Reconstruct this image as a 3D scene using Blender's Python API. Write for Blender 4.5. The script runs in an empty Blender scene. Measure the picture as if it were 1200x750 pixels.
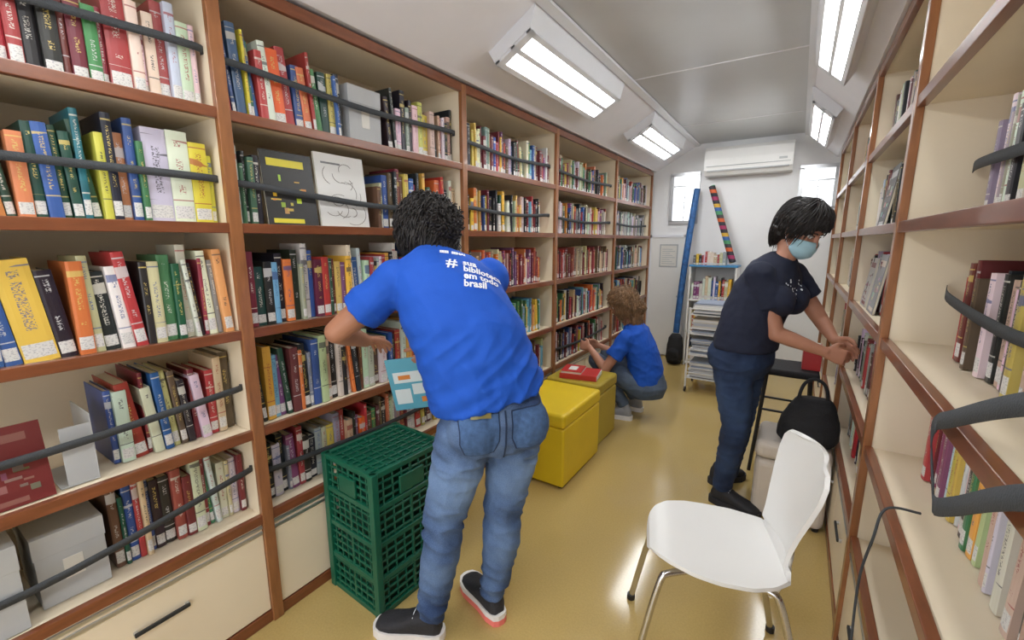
import bpy,bmesh,math,random
from mathutils import Vector,Matrix,noise
from mathutils.bvhtree import BVHTree
V=Vector
scn=bpy.context.scene
scn.view_settings.view_transform='Standard'
XL=-1.517; XR=.241; ZS=[1.794,1.452,1.105,.752,.430]; ZT=2.175; CEIL=2.46; YB=5.45
LP=[-.45,.714,1.875,2.93,4.17,5.36]; RP=[-.45,.60,1.727,2.78,3.85,4.95]
WL=-1.88; WR=.60

# ---------------------------------------------------------------- materials
def nt(name):
    m=bpy.data.materials.new(name);m.use_nodes=True
    return m,m.node_tree.nodes,m.node_tree.links,m.node_tree.nodes['Principled BSDF']
def mat(name,col,rough=.5,metal=0,var=.06,scale=6,bump=0,bscale=80,emit=0,stretch=(1,1,1),coat=0):
    m,n,l,p=nt(name)
    tc=n.new('ShaderNodeTexCoord');mp=n.new('ShaderNodeMapping');mp.inputs['Scale'].default_value=stretch
    l.new(tc.outputs['Object'],mp.inputs['Vector'])
    nz=n.new('ShaderNodeTexNoise');nz.inputs['Scale'].default_value=scale;nz.inputs['Detail'].default_value=5
    l.new(mp.outputs[0],nz.inputs['Vector'])
    mx=n.new('ShaderNodeMix');mx.data_type='RGBA'
    mx.inputs[6].default_value=(*[c*(1-var*1.6) for c in col],1);mx.inputs[7].default_value=(*[min(1,c*(1+var*1.6)) for c in col],1)
    l.new(nz.outputs['Fac'],mx.inputs[0]);l.new(mx.outputs[2],p.inputs['Base Color'])
    p.inputs['Roughness'].default_value=rough;p.inputs['Metallic'].default_value=metal
    if coat:p.inputs['Coat Weight'].default_value=coat
    if bump:
        nb=n.new('ShaderNodeTexNoise');nb.inputs['Scale'].default_value=bscale;nb.inputs['Detail'].default_value=4
        l.new(mp.outputs[0],nb.inputs['Vector'])
        b=n.new('ShaderNodeBump');b.inputs['Strength'].default_value=bump;b.inputs['Distance'].default_value=.01
        l.new(nb.outputs['Fac'],b.inputs['Height']);l.new(b.outputs[0],p.inputs['Normal'])
    if emit:
        p.inputs['Emission Color'].default_value=(*col,1);p.inputs['Emission Strength'].default_value=emit
    return m
M={}
M['cream']=mat('laminate_cream',(.83,.72,.54),.45,var=.03)
M['wood']=mat('wood_trim',(.20,.062,.024),.3,var=.3,scale=9,stretch=(6,1,6),coat=.3)
M['woodv']=mat('wood_trim_v',(.29,.115,.042),.3,var=.3,scale=9,stretch=(6,6,1),coat=.3)
M['alu']=mat('aluminium',(.55,.56,.57),.35,.9,var=.05)
M['steel']=mat('chrome_steel',(.62,.62,.63),.2,1,var=.03)
M['dark']=mat('dark_gap',(.02,.02,.02),.7)
M['white']=mat('white_plastic',(.80,.79,.76),.35,var=.02)
M['wall']=mat('wall_white',(.82,.82,.82),.5,var=.02,bump=.05)
M['ceil']=mat('ceiling_grey',(.57,.58,.58),.30,var=.08,scale=2)
M['cove']=mat('cove_grey',(.85,.84,.87),.45,var=.03)
M['lampbody']=mat('lamp_housing',(.78,.79,.82),.4,var=.02)
M['lampemit']=mat('lamp_diffuser',(.95,.97,.98),.5,var=0,emit=24)
M['strap']=mat('strap_webbing',(.045,.05,.055),.75,var=.15,bump=.3,bscale=300)
M['black']=mat('black_fabric',(.012,.012,.014),.8,var=.2,bump=.3)
M['blackpl']=mat('black_metal',(.015,.015,.016),.4)
M['crate']=mat('green_plastic',(.004,.10,.055),.4,var=.15)
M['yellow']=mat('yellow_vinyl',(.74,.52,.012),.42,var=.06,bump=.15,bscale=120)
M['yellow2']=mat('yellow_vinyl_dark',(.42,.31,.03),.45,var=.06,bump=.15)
M['pouf']=mat('white_vinyl',(.62,.55,.47),.45,var=.04,bump=.15,bscale=100)
M['grey']=mat('grey_cardboard',(.46,.47,.47),.6,var=.08)
M['skinA']=mat('skin_tan',(.42,.19,.11),.5,var=.06,scale=20)
M['skinB']=mat('skin_light',(.50,.235,.15),.5,var=.06,scale=20)
M['hairK']=mat('hair_black',(.012,.009,.008),.50,var=.4,scale=40)
M['hairC']=mat('hair_brown_blond',(.145,.080,.037),.5,var=1.1,scale=30)
M['blue']=mat('tshirt_blue',(.004,.080,.48),.8,var=.06,scale=10,bump=.12,bscale=250)
M['navy']=mat('tshirt_navy',(.010,.014,.035),.85,var=.1,bump=.12,bscale=250)
M['mask']=mat('mask_lightblue',(.42,.66,.76),.7,var=.03,bump=.2,stretch=(1,1,6),bscale=40)
M['txt']=mat('print_white',(.80,.83,.88),.6,var=0)
M['sole']=mat('sole_white',(.80,.77,.75),.5)
M['solep']=mat('sole_pink',(.85,.20,.17),.5)
M['shoegrey']=mat('shoe_grey',(.30,.31,.33),.6)
M['shoeblk']=mat('shoe_black',(.02,.02,.025),.7,var=.3,bump=.3)
M['eye']=mat('eye_white',(.8,.8,.8),.2,var=0)
M['iris']=mat('eye_iris',(.03,.015,.01),.2,var=0)
M['lip']=mat('lips',(.42,.12,.1),.45)
M['red']=mat('red_cover',(.50,.03,.03),.35)
M['paper']=mat('paper',(.72,.70,.64),.7)
M['nblue']=mat('noodle_blue',(.02,.10,.28),.55,var=.6,scale=25)
M['bluepl']=mat('blue_board',(.05,.25,.5),.45)
def denim(name,lo,hi):
    m,n,l,p=nt(name)
    tc=n.new('ShaderNodeTexCoord')
    a=n.new('ShaderNodeTexNoise');a.inputs['Scale'].default_value=7;a.inputs['Detail'].default_value=5
    b=n.new('ShaderNodeTexNoise');b.inputs['Scale'].default_value=350;b.inputs['Detail'].default_value=2
    l.new(tc.outputs['Object'],a.inputs['Vector']);l.new(tc.outputs['Object'],b.inputs['Vector'])
    at=n.new('ShaderNodeAttribute');at.attribute_name='fade'
    add=n.new('ShaderNodeMath');add.operation='MULTIPLY_ADD';l.new(b.outputs['Fac'],add.inputs[0]);add.inputs[1].default_value=.35
    ad2=n.new('ShaderNodeMath');ad2.operation='MULTIPLY_ADD';l.new(a.outputs['Fac'],ad2.inputs[0]);ad2.inputs[1].default_value=.8;l.new(at.outputs['Fac'],ad2.inputs[2])
    l.new(ad2.outputs[0],add.inputs[2])
    r=n.new('ShaderNodeMapRange');r.inputs[1].default_value=.42;r.inputs[2].default_value=1.25;l.new(add.outputs[0],r.inputs[0])
    mx=n.new('ShaderNodeMix');mx.data_type='RGBA';mx.inputs[6].default_value=(*lo,1);mx.inputs[7].default_value=(*hi,1)
    l.new(r.outputs[0],mx.inputs[0]);l.new(mx.outputs[2],p.inputs['Base Color']);p.inputs['Roughness'].default_value=.85
    bp=n.new('ShaderNodeBump');bp.inputs['Strength'].default_value=.15;bp.inputs['Distance'].default_value=.003
    l.new(b.outputs['Fac'],bp.inputs['Height']);l.new(bp.outputs[0],p.inputs['Normal'])
    return m
M['denim']=denim('denim_blue',(.018,.045,.13),(.25,.39,.64))
M['denimB']=denim('denim_dark',(.006,.016,.05),(.05,.10,.22))
M['denimC']=denim('denim_grey',(.03,.045,.075),(.14,.19,.27))
M['pocket']=mat('denim_pocket',(.055,.115,.25),.85,var=.35,scale=60,bump=.2,bscale=300)
M['seam']=mat('denim_seam',(.015,.032,.08),.85)
def floor_mat():
    m,n,l,p=nt('floor_vinyl')
    tc=n.new('ShaderNodeTexCoord')
    a=n.new('ShaderNodeTexNoise');a.inputs['Scale'].default_value=1.3;a.inputs['Detail'].default_value=4
    b=n.new('ShaderNodeTexNoise');b.inputs['Scale'].default_value=140;b.inputs['Detail'].default_value=3
    for q in(a,b):l.new(tc.outputs['Object'],q.inputs['Vector'])
    mx=n.new('ShaderNodeMix');mx.data_type='RGBA';mx.inputs[6].default_value=(.47,.33,.115,1);mx.inputs[7].default_value=(.57,.42,.16,1)
    l.new(a.outputs['Fac'],mx.inputs[0])
    rmp=n.new('ShaderNodeMapRange');rmp.inputs[3].default_value=.82;rmp.inputs[4].default_value=1.12;l.new(b.outputs['Fac'],rmp.inputs[0])
    m2=n.new('ShaderNodeMix');m2.data_type='RGBA';m2.blend_type='MULTIPLY';m2.inputs[0].default_value=1
    l.new(mx.outputs[2],m2.inputs[6]);l.new(rmp.outputs[0],m2.inputs[7]);l.new(m2.outputs[2],p.inputs['Base Color'])
    p.inputs['Roughness'].default_value=.12
    nb=n.new('ShaderNodeBump');nb.inputs['Strength'].default_value=.06;nb.inputs['Distance'].default_value=.02;l.new(a.outputs['Fac'],nb.inputs['Height']);l.new(nb.outputs[0],p.inputs['Normal'])
    return m
M['floor']=floor_mat()
def book_mat():
    m,n,l,p=nt('book_covers')
    def math_(op,a,b=None,c=None):
        q=n.new('ShaderNodeMath');q.operation=op
        for i,x in enumerate((a,b,c)):
            if x is None:continue
            if isinstance(x,(int,float)):q.inputs[i].default_value=x
            else:l.new(x,q.inputs[i])
        return q.outputs[0]
    def band(x,lo,hi):return math_('MULTIPLY',math_('GREATER_THAN',x,lo),math_('LESS_THAN',x,hi))
    c1=n.new('ShaderNodeAttribute');c1.attribute_name='Col'
    c2=n.new('ShaderNodeAttribute');c2.attribute_name='Col2'
    uv=n.new('ShaderNodeUVMap');uv.uv_map='UV';mu=n.new('ShaderNodeUVMap');mu.uv_map='MU'
    s=n.new('ShaderNodeSeparateXYZ');l.new(uv.outputs[0],s.inputs[0]);u,v=s.outputs[0],s.outputs[1]
    mp=n.new('ShaderNodeMapping');mp.inputs['Scale'].default_value=(190,300,1);l.new(mu.outputs[0],mp.inputs['Vector'])
    nz=n.new('ShaderNodeTexNoise');nz.inputs['Scale'].default_value=1;nz.inputs['Detail'].default_value=1;l.new(mp.outputs[0],nz.inputs['Vector'])
    gl=math_('GREATER_THAN',nz.outputs['Fac'],.53)
    mp2=n.new('ShaderNodeMapping');mp2.inputs['Scale'].default_value=(3,22,1);l.new(mu.outputs[0],mp2.inputs['Vector'])
    nz2=n.new('ShaderNodeTexNoise');nz2.inputs['Scale'].default_value=1;nz2.inputs['Detail'].default_value=0;l.new(mp2.outputs[0],nz2.inputs['Vector'])
    grp=math_('GREATER_THAN',nz2.outputs['Fac'],.44)
    title=math_('MULTIPLY',math_('MULTIPLY',math_('MULTIPLY',band(u,.34,.66),band(v,.32,.9)),gl),grp)
    block=math_('MULTIPLY',math_('MULTIPLY',band(v,.72,.90),band(u,-.01,1.01)),math_('GREATER_THAN',nz2.outputs['Fac'],.62))
    bands=math_('MULTIPLY',math_('ADD',band(v,.93,.945),band(v,.245,.258)),math_('MULTIPLY',band(u,-.01,1.01),math_('LESS_THAN',nz2.outputs['Fac'],.5)))
    t=math_('MULTIPLY',math_('MINIMUM',math_('ADD',math_('ADD',title,bands),block),1),.78)
    lab=math_('MULTIPLY',math_('MULTIPLY',band(u,.06,.94),band(v,.05,.19)),c2.outputs['Alpha'])
    mA=n.new('ShaderNodeMix');mA.data_type='RGBA';l.new(t,mA.inputs[0]);l.new(c1.outputs['Color'],mA.inputs[6]);l.new(c2.outputs['Color'],mA.inputs[7])
    mB=n.new('ShaderNodeMix');mB.data_type='RGBA';l.new(lab,mB.inputs[0]);l.new(mA.outputs[2],mB.inputs[6])
    mC=n.new('ShaderNodeMix');mC.data_type='RGBA';l.new(math_('MULTIPLY',math_('GREATER_THAN',nz.outputs['Fac'],.58),.4),mC.inputs[0]);mC.inputs[6].default_value=(.70,.69,.66,1);mC.inputs[7].default_value=(.15,.15,.2,1)
    l.new(mC.outputs[2],mB.inputs[7]);l.new(mB.outputs[2],p.inputs['Base Color']);p.inputs['Roughness'].default_value=.38
    return m
M['book']=book_mat()

# ---------------------------------------------------------------- helpers
def link(ob,parent=None):
    scn.collection.objects.link(ob)
    if parent is not None:
        ob.parent=parent;ob.matrix_parent_inverse=Matrix.Translation(-parent.location)
    return ob
def empty(name,loc):
    e=bpy.data.objects.new(name,None);e.location=loc;scn.collection.objects.link(e);e.empty_display_size=.1;return e
class Bd:
    def __init__(s):s.v=[];s.f=[];s.m=[];s.c=[];s.c2=[];s.uv=[];s.mu=[]
    def face(s,pts,m=0,c=(1,1,1,1),c2=(1,1,1,0),uv=None,mu=None):
        b=len(s.v);s.v+= [tuple(p) for p in pts];s.f.append(tuple(range(b,b+len(pts))));s.m.append(m)
        k=len(pts);s.c+=[c]*k;s.c2+=[c2]*k;s.uv+=uv or[(-1,-1)]*k;s.mu+=mu or[(0,0)]*k
    def hexa(s,P,m=0,c=(1,1,1,1)):
        b=len(s.v);s.v+=[tuple(p) for p in P]
        for q in((0,3,2,1),(4,5,6,7),(0,1,5,4),(1,2,6,5),(2,3,7,6),(3,0,4,7)):
            s.f.append(tuple(b+i for i in q));s.m.append(m);s.c+=[c]*4;s.c2+=[(1,1,1,0)]*4;s.uv+=[(-1,-1)]*4;s.mu+=[(0,0)]*4
    def box(s,x0,y0,z0,x1,y1,z1,m=0,c=(1,1,1,1),T=None):
        P=[V(p) for p in((x0,y0,z0),(x1,y0,z0),(x1,y1,z0),(x0,y1,z0),(x0,y0,z1),(x1,y0,z1),(x1,y1,z1),(x0,y1,z1))]
        if T is not None:P=[T@p for p in P]
        s.hexa(P,m,c)
    def cyl(s,p0,p1,r0,r1=None,m=0,n=12):
        p0,p1=V(p0),V(p1);r1=r0 if r1 is None else r1;d=(p1-p0).normalized()
        a=d.orthogonal().normalized();bb=d.cross(a);b=len(s.v)
        for p,r in((p0,r0),(p1,r1)):
            for i in range(n):
                t=2*math.pi*i/n;s.v.append(tuple(p+a*r*math.cos(t)+bb*r*math.sin(t)))
        fs=[(b+i,b+(i+1)%n,b+n+(i+1)%n,b+n+i) for i in range(n)]+[tuple(b+i for i in reversed(range(n))),tuple(b+n+i for i in range(n))]
        for q in fs:
            s.f.append(q);s.m.append(m);k=len(q);s.c+=[(1,1,1,1)]*k;s.c2+=[(1,1,1,0)]*k;s.uv+=[(-1,-1)]*k;s.mu+=[(0,0)]*k
    def obj(s,name,mats,parent=None,bevel=0,smooth=False,attrs=False,seg=2):
        me=bpy.data.meshes.new(name);me.from_pydata(s.v,[],s.f);me.update()
        for q in mats:me.materials.append(q)
        me.polygons.foreach_set('material_index',s.m)
        if attrs:
            a=me.color_attributes.new('Col','FLOAT_COLOR','CORNER');a.data.foreach_set('color',[x for c in s.c for x in c])
            a=me.color_attributes.new('Col2','FLOAT_COLOR','CORNER');a.data.foreach_set('color',[x for c in s.c2 for x in c])
            for nm,d in(('UV',s.uv),('MU',s.mu)):
                q=me.uv_layers.new(name=nm);q.data.foreach_set('uv',[x for c in d for x in c])
        if smooth:
            for p in me.polygons:p.use_smooth=True
        ob=bpy.data.objects.new(name,me);link(ob,parent)
        if bevel:
            md=ob.modifiers.new('bev','BEVEL');md.width=bevel;md.segments=seg;md.limit_method='ANGLE';md.angle_limit=.7
        return ob
def tube(name,pts,r,m,parent=None,cyclic=False,smooth=True):
    cu=bpy.data.curves.new(name,'CURVE');cu.dimensions='3D';cu.bevel_depth=r;cu.bevel_resolution=3
    sp=cu.splines.new('NURBS' if smooth else 'POLY');sp.points.add(len(pts)-1)
    for i,p in enumerate(pts):sp.points[i].co=(*p,1)
    if smooth:sp.order_u=3;sp.use_endpoint_u=True
    sp.use_cyclic_u=cyclic;cu.materials.append(m);cu.use_fill_caps=True
    return link(bpy.data.objects.new(name,cu),parent)
def ribbon(name,pts,wdirs,w,m,parent=None,th=.002):
    me=bpy.data.meshes.new(name);vs=[];n=len(pts)
    for p,d in zip(pts,wdirs):
        d=V(d).normalized()*w/2;vs+=[tuple(V(p)-d),tuple(V(p)+d)]
    me.from_pydata(vs,[],[(2*i,2*i+1,2*i+3,2*i+2) for i in range(n-1)]);me.materials.append(m)
    for p in me.polygons:p.use_smooth=True
    ob=link(bpy.data.objects.new(name,me),parent)
    md=ob.modifiers.new('s','SOLIDIFY');md.thickness=th;md.offset=0
    return ob
def cat(pts,n=8):
    P=[V(p) for p in pts];P=[P[0]]+P+[P[-1]];o=[]
    for i in range(1,len(P)-2):
        for k in range(n):
            t=k/n;a,b,c,d=P[i-1],P[i],P[i+1],P[i+2]
            o.append(.5*((2*b)+(c-a)*t+(2*a-5*b+4*c-d)*t*t+(3*b-a-3*c+d)*t**3))
    o.append(P[-2]);return o

# ---------------------------------------------------------------- room
b=Bd();b.box(WL-.05,-1.6,-.05,WR+.05,YB+.05,0);b.obj('floor',[M['floor']])
b=Bd();b.box(-1.05,-1.6,CEIL,-.04,YB+.03,CEIL+.04)
for y in(.2,1.65,3.1,4.55):b.box(-1.05,y-.006,CEIL-.003,-.04,y+.006,CEIL+.001,1)
b.obj('ceiling',[M['ceil'],M['cove']])
def slab(name,pts,y0,y1,m,cap=True):
    b=Bd();n=len(pts);A=[V((x,y0,z)) for x,z in pts];B_=[V((x,y1,z)) for x,z in pts]
    for i in range(n):j=(i+1)%n;b.face([A[i],A[j],B_[j],B_[i]])
    if cap:b.face(A[::-1]);b.face(B_)
    return b.obj(name,[m])
slab('ceiling_cove_left',[(-1.05,2.458),(-1.50,2.20),(-1.90,2.20),(-1.90,2.50),(-1.05,2.50)],-1.6,YB+.03,M['cove'])
slab('ceiling_cove_right',[(-.04,2.458),(.225,2.20),(.62,2.20),(.62,2.50),(-.04,2.50)],-1.6,YB+.03,M['cove'])
slab('trim_1',[(-1.06,2.455),(-1.03,2.455),(-1.03,2.44),(-1.075,2.43)],-1.6,YB,M['lampbody'])
slab('trim_2',[(-.06,2.455),(-.03,2.455),(-.015,2.43),(-.06,2.44)],-1.6,YB,M['lampbody'])
b=Bd();b.box(WL-.05,-1.6,0,WL,YB,2.5);b.obj('wall_left',[M['wall']])
b=Bd();b.box(WR,-1.6,0,WR+.05,YB,2.5);b.obj('wall_right',[M['wall']])
wins=[(-1.30,-1.03,1.62,2.14),(-.04,.24,1.72,2.12)]
b=Bd();xs=[WL-.05,-1.30,-1.03,-.04,.24,WR+.05]
b.box(xs[0],YB,0,xs[1],YB+.05,2.5);b.box(xs[2],YB,0,xs[3],YB+.05,2.5);b.box(xs[4],YB,0,xs[5],YB+.05,2.5)
for x0,x1,z0,z1 in wins:b.box(x0,YB,0,x1,YB+.05,z0);b.box(x0,YB,z1,x1,YB+.05,2.5)
b.obj('wall_back',[M['wall']])
gm,n_,l_,p_=nt('window_glass');p_.inputs['Transmission Weight'].default_value=1;p_.inputs['Roughness'].default_value=0;p_.inputs['IOR'].default_value=1.02
for i,(x0,x1,z0,z1) in enumerate(wins):
    b=Bd();t=.026
    b.box(x0-t,YB-.02,z0-t,x1+t,YB+.04,z0+t*.5,2);b.box(x0-t,YB-.02,z1-t*.5,x1+t,YB+.04,z1+t,2)
    b.box(x0-t,YB-.02,z0,x0+t*.5,YB+.04,z1,2);b.box(x1-t*.5,YB-.02,z0,x1+t,YB+.04,z1,2)
    b.box(x0,YB+.0,z1-.13,x1,YB+.012,z1-.115,2);b.box((x0+x1)/2-.004,YB+.0,z0,(x0+x1)/2+.004,YB+.012,z1-.12,2)
    b.box(x0,YB+.02,z0,x1,YB+.024,z1,1)
    z=z0+.05
    while z<z1-.15:
        b.box(x0+.012,YB+.034,z,x1-.012,YB+.037,z+.004,2);z+=.055
    b.obj('window_%d'%(i+1),[M['white'],gm,M['alu']],bevel=.004)
b=Bd();b.box(-1.50,YB-.03,.02,-1.13,YB-.002,1.44);b.box(-1.53,YB-.04,0,-1.50,YB-.002,1.47,1);b.box(-1.13,YB-.04,0,-1.10,YB-.002,1.47,1);b.box(-1.53,YB-.04,1.44,-1.10,YB-.002,1.47,1)
b.box(-1.40,YB-.036,1.09,-1.19,YB-.03,1.36,2);b.box(-1.385,YB-.038,1.105,-1.205,YB-.034,1.345,3)
for k in range(8):b.box(-1.37,YB-.0385,1.13+k*.024,-1.22-.03*(k%3),YB-.0375,1.137+k*.024,2)
b.cyl((-1.16,YB-.07,.75),(-1.16,YB-.03,.75),.012,m=2)
b.obj('door_1',[M['white'],M['lampbody'],M['grey'],M['paper']],bevel=.003)
prof=[(0,0),(-.16,0.0),(-.205,.05),(-.215,.16),(-.20,.25),(-.17,.285),(0,.285)]
b=Bd();x0,x1=-.94,-.13;y=YB;z=2.09
A=[V((x0,y+a,z+h)) for a,h in prof];C=[V((x1,y+a,z+h)) for a,h in prof]
for i in range(len(prof)):j=(i+1)%len(prof);b.face([A[i],C[i],C[j],A[j]])
b.face(A);b.face(C[::-1])
b.box(x0+.03,y-.21,z+.035,x1-.03,y-.17,z+.05,1);b.box(x0+.02,y-.222,z+.085,x1-.02,y-.2,z+.09,1)
b.box(x1-.12,y-.219,z+.11,x1-.05,y-.21,z+.13,1)
b.obj('air_conditioner',[M['white'],M['grey']],bevel=.008)
def lamp(side,y0,y1,name='ceiling_lamp'):
    e=empty(name,((-1.2 if side=='L' else .05),(y0+y1)/2,2.35))
    if side=='L':q=[(-1.345,2.295),(-1.305,2.235),(-1.11,2.345),(-1.08,2.445)]
    else:q=[(.16,2.27),(.125,2.215),(-.015,2.345),(-.035,2.45)]
    b=Bd();A=[V((x,y0,z)) for x,z in q];B_=[V((x,y1,z)) for x,z in q]
    for i in range(4):j=(i+1)%4;b.face([A[i],A[j],B_[j],B_[i]])
    b.face(A[::-1]);b.face(B_)
    p=V((q[1][0],0,q[1][1]));r=V((q[2][0],0,q[2][1]));d=(r-p);nn=V((d.z,0,-d.x)).normalized()
    if nn.z>0:nn=-nn
    def st(t0,t1,off,m,bb,ya,yb):
        a=p+d*t0;c=p+d*t1;P=[a,c,c+nn*off,a+nn*off]
        bb.hexa([P[0]+V((0,ya,0)),P[1]+V((0,ya,0)),P[1]+V((0,yb,0)),P[0]+V((0,yb,0)),P[3]+V((0,ya,0)),P[2]+V((0,ya,0)),P[2]+V((0,yb,0)),P[3]+V((0,yb,0))],m)
    st(0,.13,.014,0,b,y0,y1);st(.87,1,.014,0,b,y0,y1);st(.44,.56,.014,0,b,y0,y1);st(0,1,.014,0,b,y0,y0+.05);st(0,1,.014,0,b,y1-.05,y1)
    b.obj('housing',[M['lampbody']],e,bevel=.003)
    b=Bd();st(.14,.43,.006,0,b,y0+.055,y1-.055);st(.57,.86,.006,0,b,y0+.055,y1-.055);b.obj('diffuser',[M['lampemit']],e)
for s in'LR':
    for y0,y1 in((-.45,.85),(1.86,3.05),(3.80,4.95)):lamp(s,y0,y1)

# ---------------------------------------------------------------- shelving
def shelving(name,side,posts):
    b=Bd();X=XL if side=='L' else XR;sg=-1 if side=='L' else 1;W=WL if side=='L' else WR
    def bx(a0,y0,z0,a1,y1,z1,m=0):
        x0,x1=sorted((X+sg*a0,X+sg*a1));b.box(x0,y0,z0,x1,y1,z1,m)
    D=abs(W-X)-.003
    y0,y1=posts[0],posts[-1]
    bx(D-.012,y0,0,D,y1,ZT);bx(0.012,y0,ZT-.02,D,y1,ZT)
    bx(-.006,y0,ZT-.03,.014,y1,ZT+.012,1)
    for i,y in enumerate(posts):
        bx(.012,y-.014,0,D,y+.014,ZT-.01);bx(-.008,y-.019,0,.014,y+.019,ZT+.006,2)
    for a,c in zip(posts[:-1],posts[1:]):
        for z in ZS:
            bx(.012,a+.012,z-.022,D-.01,c-.012,z-.002);bx(-.004,a+.018,z-.028,.018,c-.018,z+.004,1)
        bx(.004,a+.02,.05,.02,(a+c)/2-.003,.355);bx(.004,(a+c)/2+.003,.05,.02,c-.02,.355)
        bx(.0,a+.02,.36,.02,c-.02,.372,3);bx(.0,a+.02,.382,.02,c-.02,.394,3);bx(.006,a+.02,.3,.03,c-.02,.4,0)
        bx(.0,a+.018,0,.02,c-.018,.045,1);bx(.02,a+.018,0,.024,c-.018,.36,4)
        for yc in((a+c)/2+.25,(a+c)/2-.25):
            bx(-.012,yc-.07,.262,-.004,yc+.07,.274,4);bx(-.006,yc-.07,.262,.006,yc-.06,.274,3);bx(-.006,yc+.06,.262,.006,yc+.07,.274,3)
    return b.obj(name,[M['cream'],M['wood'],M['woodv'],M['alu'],M['dark']],bevel=.004)
shelving('bookshelf','L',LP);shelving('bookshelf','R',RP)

PAL=dict(w=(.70,.68,.63),k=(.015,.015,.02),r=(.42,.035,.035),d=(.17,.02,.03),o=(.72,.17,.025),y=(.76,.48,.04),g=(.045,.22,.075),G=(.012,.075,.045),b=(.025,.09,.34),l=(.16,.38,.54),p=(.24,.06,.18),n=(.14,.075,.04),c=(.60,.49,.31),a=(.30,.31,.32),t=(.015,.15,.17))
ALL='wwwwkkkkrrdddoyygGbblpnnccaa'
def book(b,T,w,h,dp,col,c2,lab,rnd):
    cv=(*col,1);t=.0022;pg=(.66,.61,.50,1)
    b.box(0,.003,0,t,dp,h,c=cv,T=T);b.box(w-t,.003,0,w,dp,h,c=cv,T=T);b.box(t,.006,.002,w-t,dp-.004,h-.004,c=pg,T=T)
    k=[(0,.003),(w*.18,.0008),(w*.5,0),(w*.82,.0008),(w,.003)];ox=rnd.random()*9;oy=rnd.random()*9
    for i in range(4):
        (xa,ya),(xb,yb)=k[i],k[i+1];P=[T@V((xa,ya,0)),T@V((xb,yb,0)),T@V((xb,yb,h)),T@V((xa,ya,h))]
        b.face(P,0,cv,(*c2,lab),[(xa/w,0),(xb/w,0),(xb/w,1),(xa/w,1)],[(ox+xa,oy),(ox+xb,oy),(ox+xb,oy+h),(ox+xa,oy+h)])
    b.face([T@V(p) for p in((0,.003,h),(w*.18,.0008,h),(w*.5,0,h),(w*.82,.0008,h),(w,.003,h),(w,.006,h),(0,.006,h))],0,cv)
def frame(side,y,z,inset):
    X=XL-inset if side=='L' else XR+inset;s=-1 if side=='L' else 1
    return Matrix(((0,s,0,X),(1,0,0,y),(0,0,1,z),(0,0,0,1)))
def row(b,side,y0,y1,z,seq='',pal=ALL,hr=(.18,.272),wr=(.010,.034),inset=.05,lean=.08,seed=1,lab=.8,dp=(.14,.20),hmax=.288):
    rnd=random.Random(seed);y=y1;i=0
    ln=0
    while y>y0+.012:
        ch=seq[i] if i<len(seq) else rnd.choice(pal);i+=1
        big=False
        if i<len(seq)and seq[i]=='+':big=True;i+=1
        w=rnd.uniform(*wr)*(1.9 if big else 1);h=min(hmax,rnd.uniform(*hr)*(1.08 if big else 1));d=rnd.uniform(*dp)
        if y-w<y0:break
        gr=rnd.uniform(0,.2);base=PAL[ch];mm=sum(base)/3
        col=[max(0,min(1,(c*(1-gr)+mm*gr)*rnd.uniform(.75,1.2)+rnd.uniform(0,.012))) for c in base]
        lum=sum(col)/3;c2=rnd.choice([(.7,.68,.6),(.65,.5,.15),(.6,.6,.6)]) if lum<.33 else rnd.choice([(.05,.05,.06),(.35,.05,.05),(.06,.1,.28)])
        if rnd.random()<lean and h>.18:ln=rnd.uniform(.03,.11)
        elif rnd.random()<.6:ln=0
        T=frame(side,y-w,z+.001,inset+rnd.uniform(-.010,.014))
        if ln:
            T=T@Matrix.Translation((w,0,0))@Matrix.Rotation(-ln,4,'Y')@Matrix.Translation((-w,0,0))
        book(b,T,w,h,d,col,c2,1 if rnd.random()<lab else 0,rnd)
        y-=w/max(.9,math.cos(ln))+.0008+(0 if not ln else .001)
    return y
def faceout(b,side,y0,y1,z,h,col,c2,inset=.04,tilt=.12,th=.010,mode='block'):
    T=frame(side,y0,z+.001,inset)@Matrix.Rotation(-tilt,4,'X');w=y1-y0;rnd=random.Random(int(y0*1000))
    b.box(0,0,0,w,.0015,h,c=(*col,1),T=T);b.box(.001,.0015,.002,w-.002,th-.0015,h-.002,c=(.66,.61,.5,1),T=T);b.box(0,th-.0015,0,w,th,h,c=(*col,1),T=T)
    if mode=='sketch':
        for k in range(16):
            cx,cz=w*rnd.uniform(.25,.75),h*rnd.uniform(.2,.8);R_=rnd.uniform(.02,.06);a0=rnd.uniform(0,6.28);n_s=rnd.randint(5,12)
            for q in range(n_s):
                a=a0+q*.22;x,zz=cx+R_*math.cos(a),cz+R_*.8*math.sin(a)
                if not(.012<x<w-.012 and .012<zz<h-.012):continue
                TT=T@Matrix.Translation((x,-.0004-.00002*k,zz))@Matrix.Rotation(-a-1.57,4,'Y');b.box(-.007,-.0002,-.0009,.007,.0004,.0009,c=(*c2,1),T=TT)
        b.box(w*.12,-.0006,h*.86,w*.5,0,h*.885,c=(.15,.15,.15,1),T=T)
        return
    b.box(w*.1,-.0010,h*.80,w*.82,0,h*.90,c=(*c2,1),T=T)
    for k in range(14):
        u0=rnd.uniform(.08,.75);v0=rnd.uniform(.14,.66);b.box(w*u0,-.0008-.00006*k,h*v0,w*min(.94,u0+rnd.uniform(.04,.2)),0,h*(v0+rnd.uniform(.015,.09)),c=tuple([*(x*rnd.uniform(.3,1)+.08*rnd.random() for x in c2),1]),T=T)
    b.box(w*.1,-.0010,h*.04,w*.7,0,h*.10,c=(*c2,1),T=T)
L=Bd();g=.022
A0,A1=LP[0]+g,LP[1]-g
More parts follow.
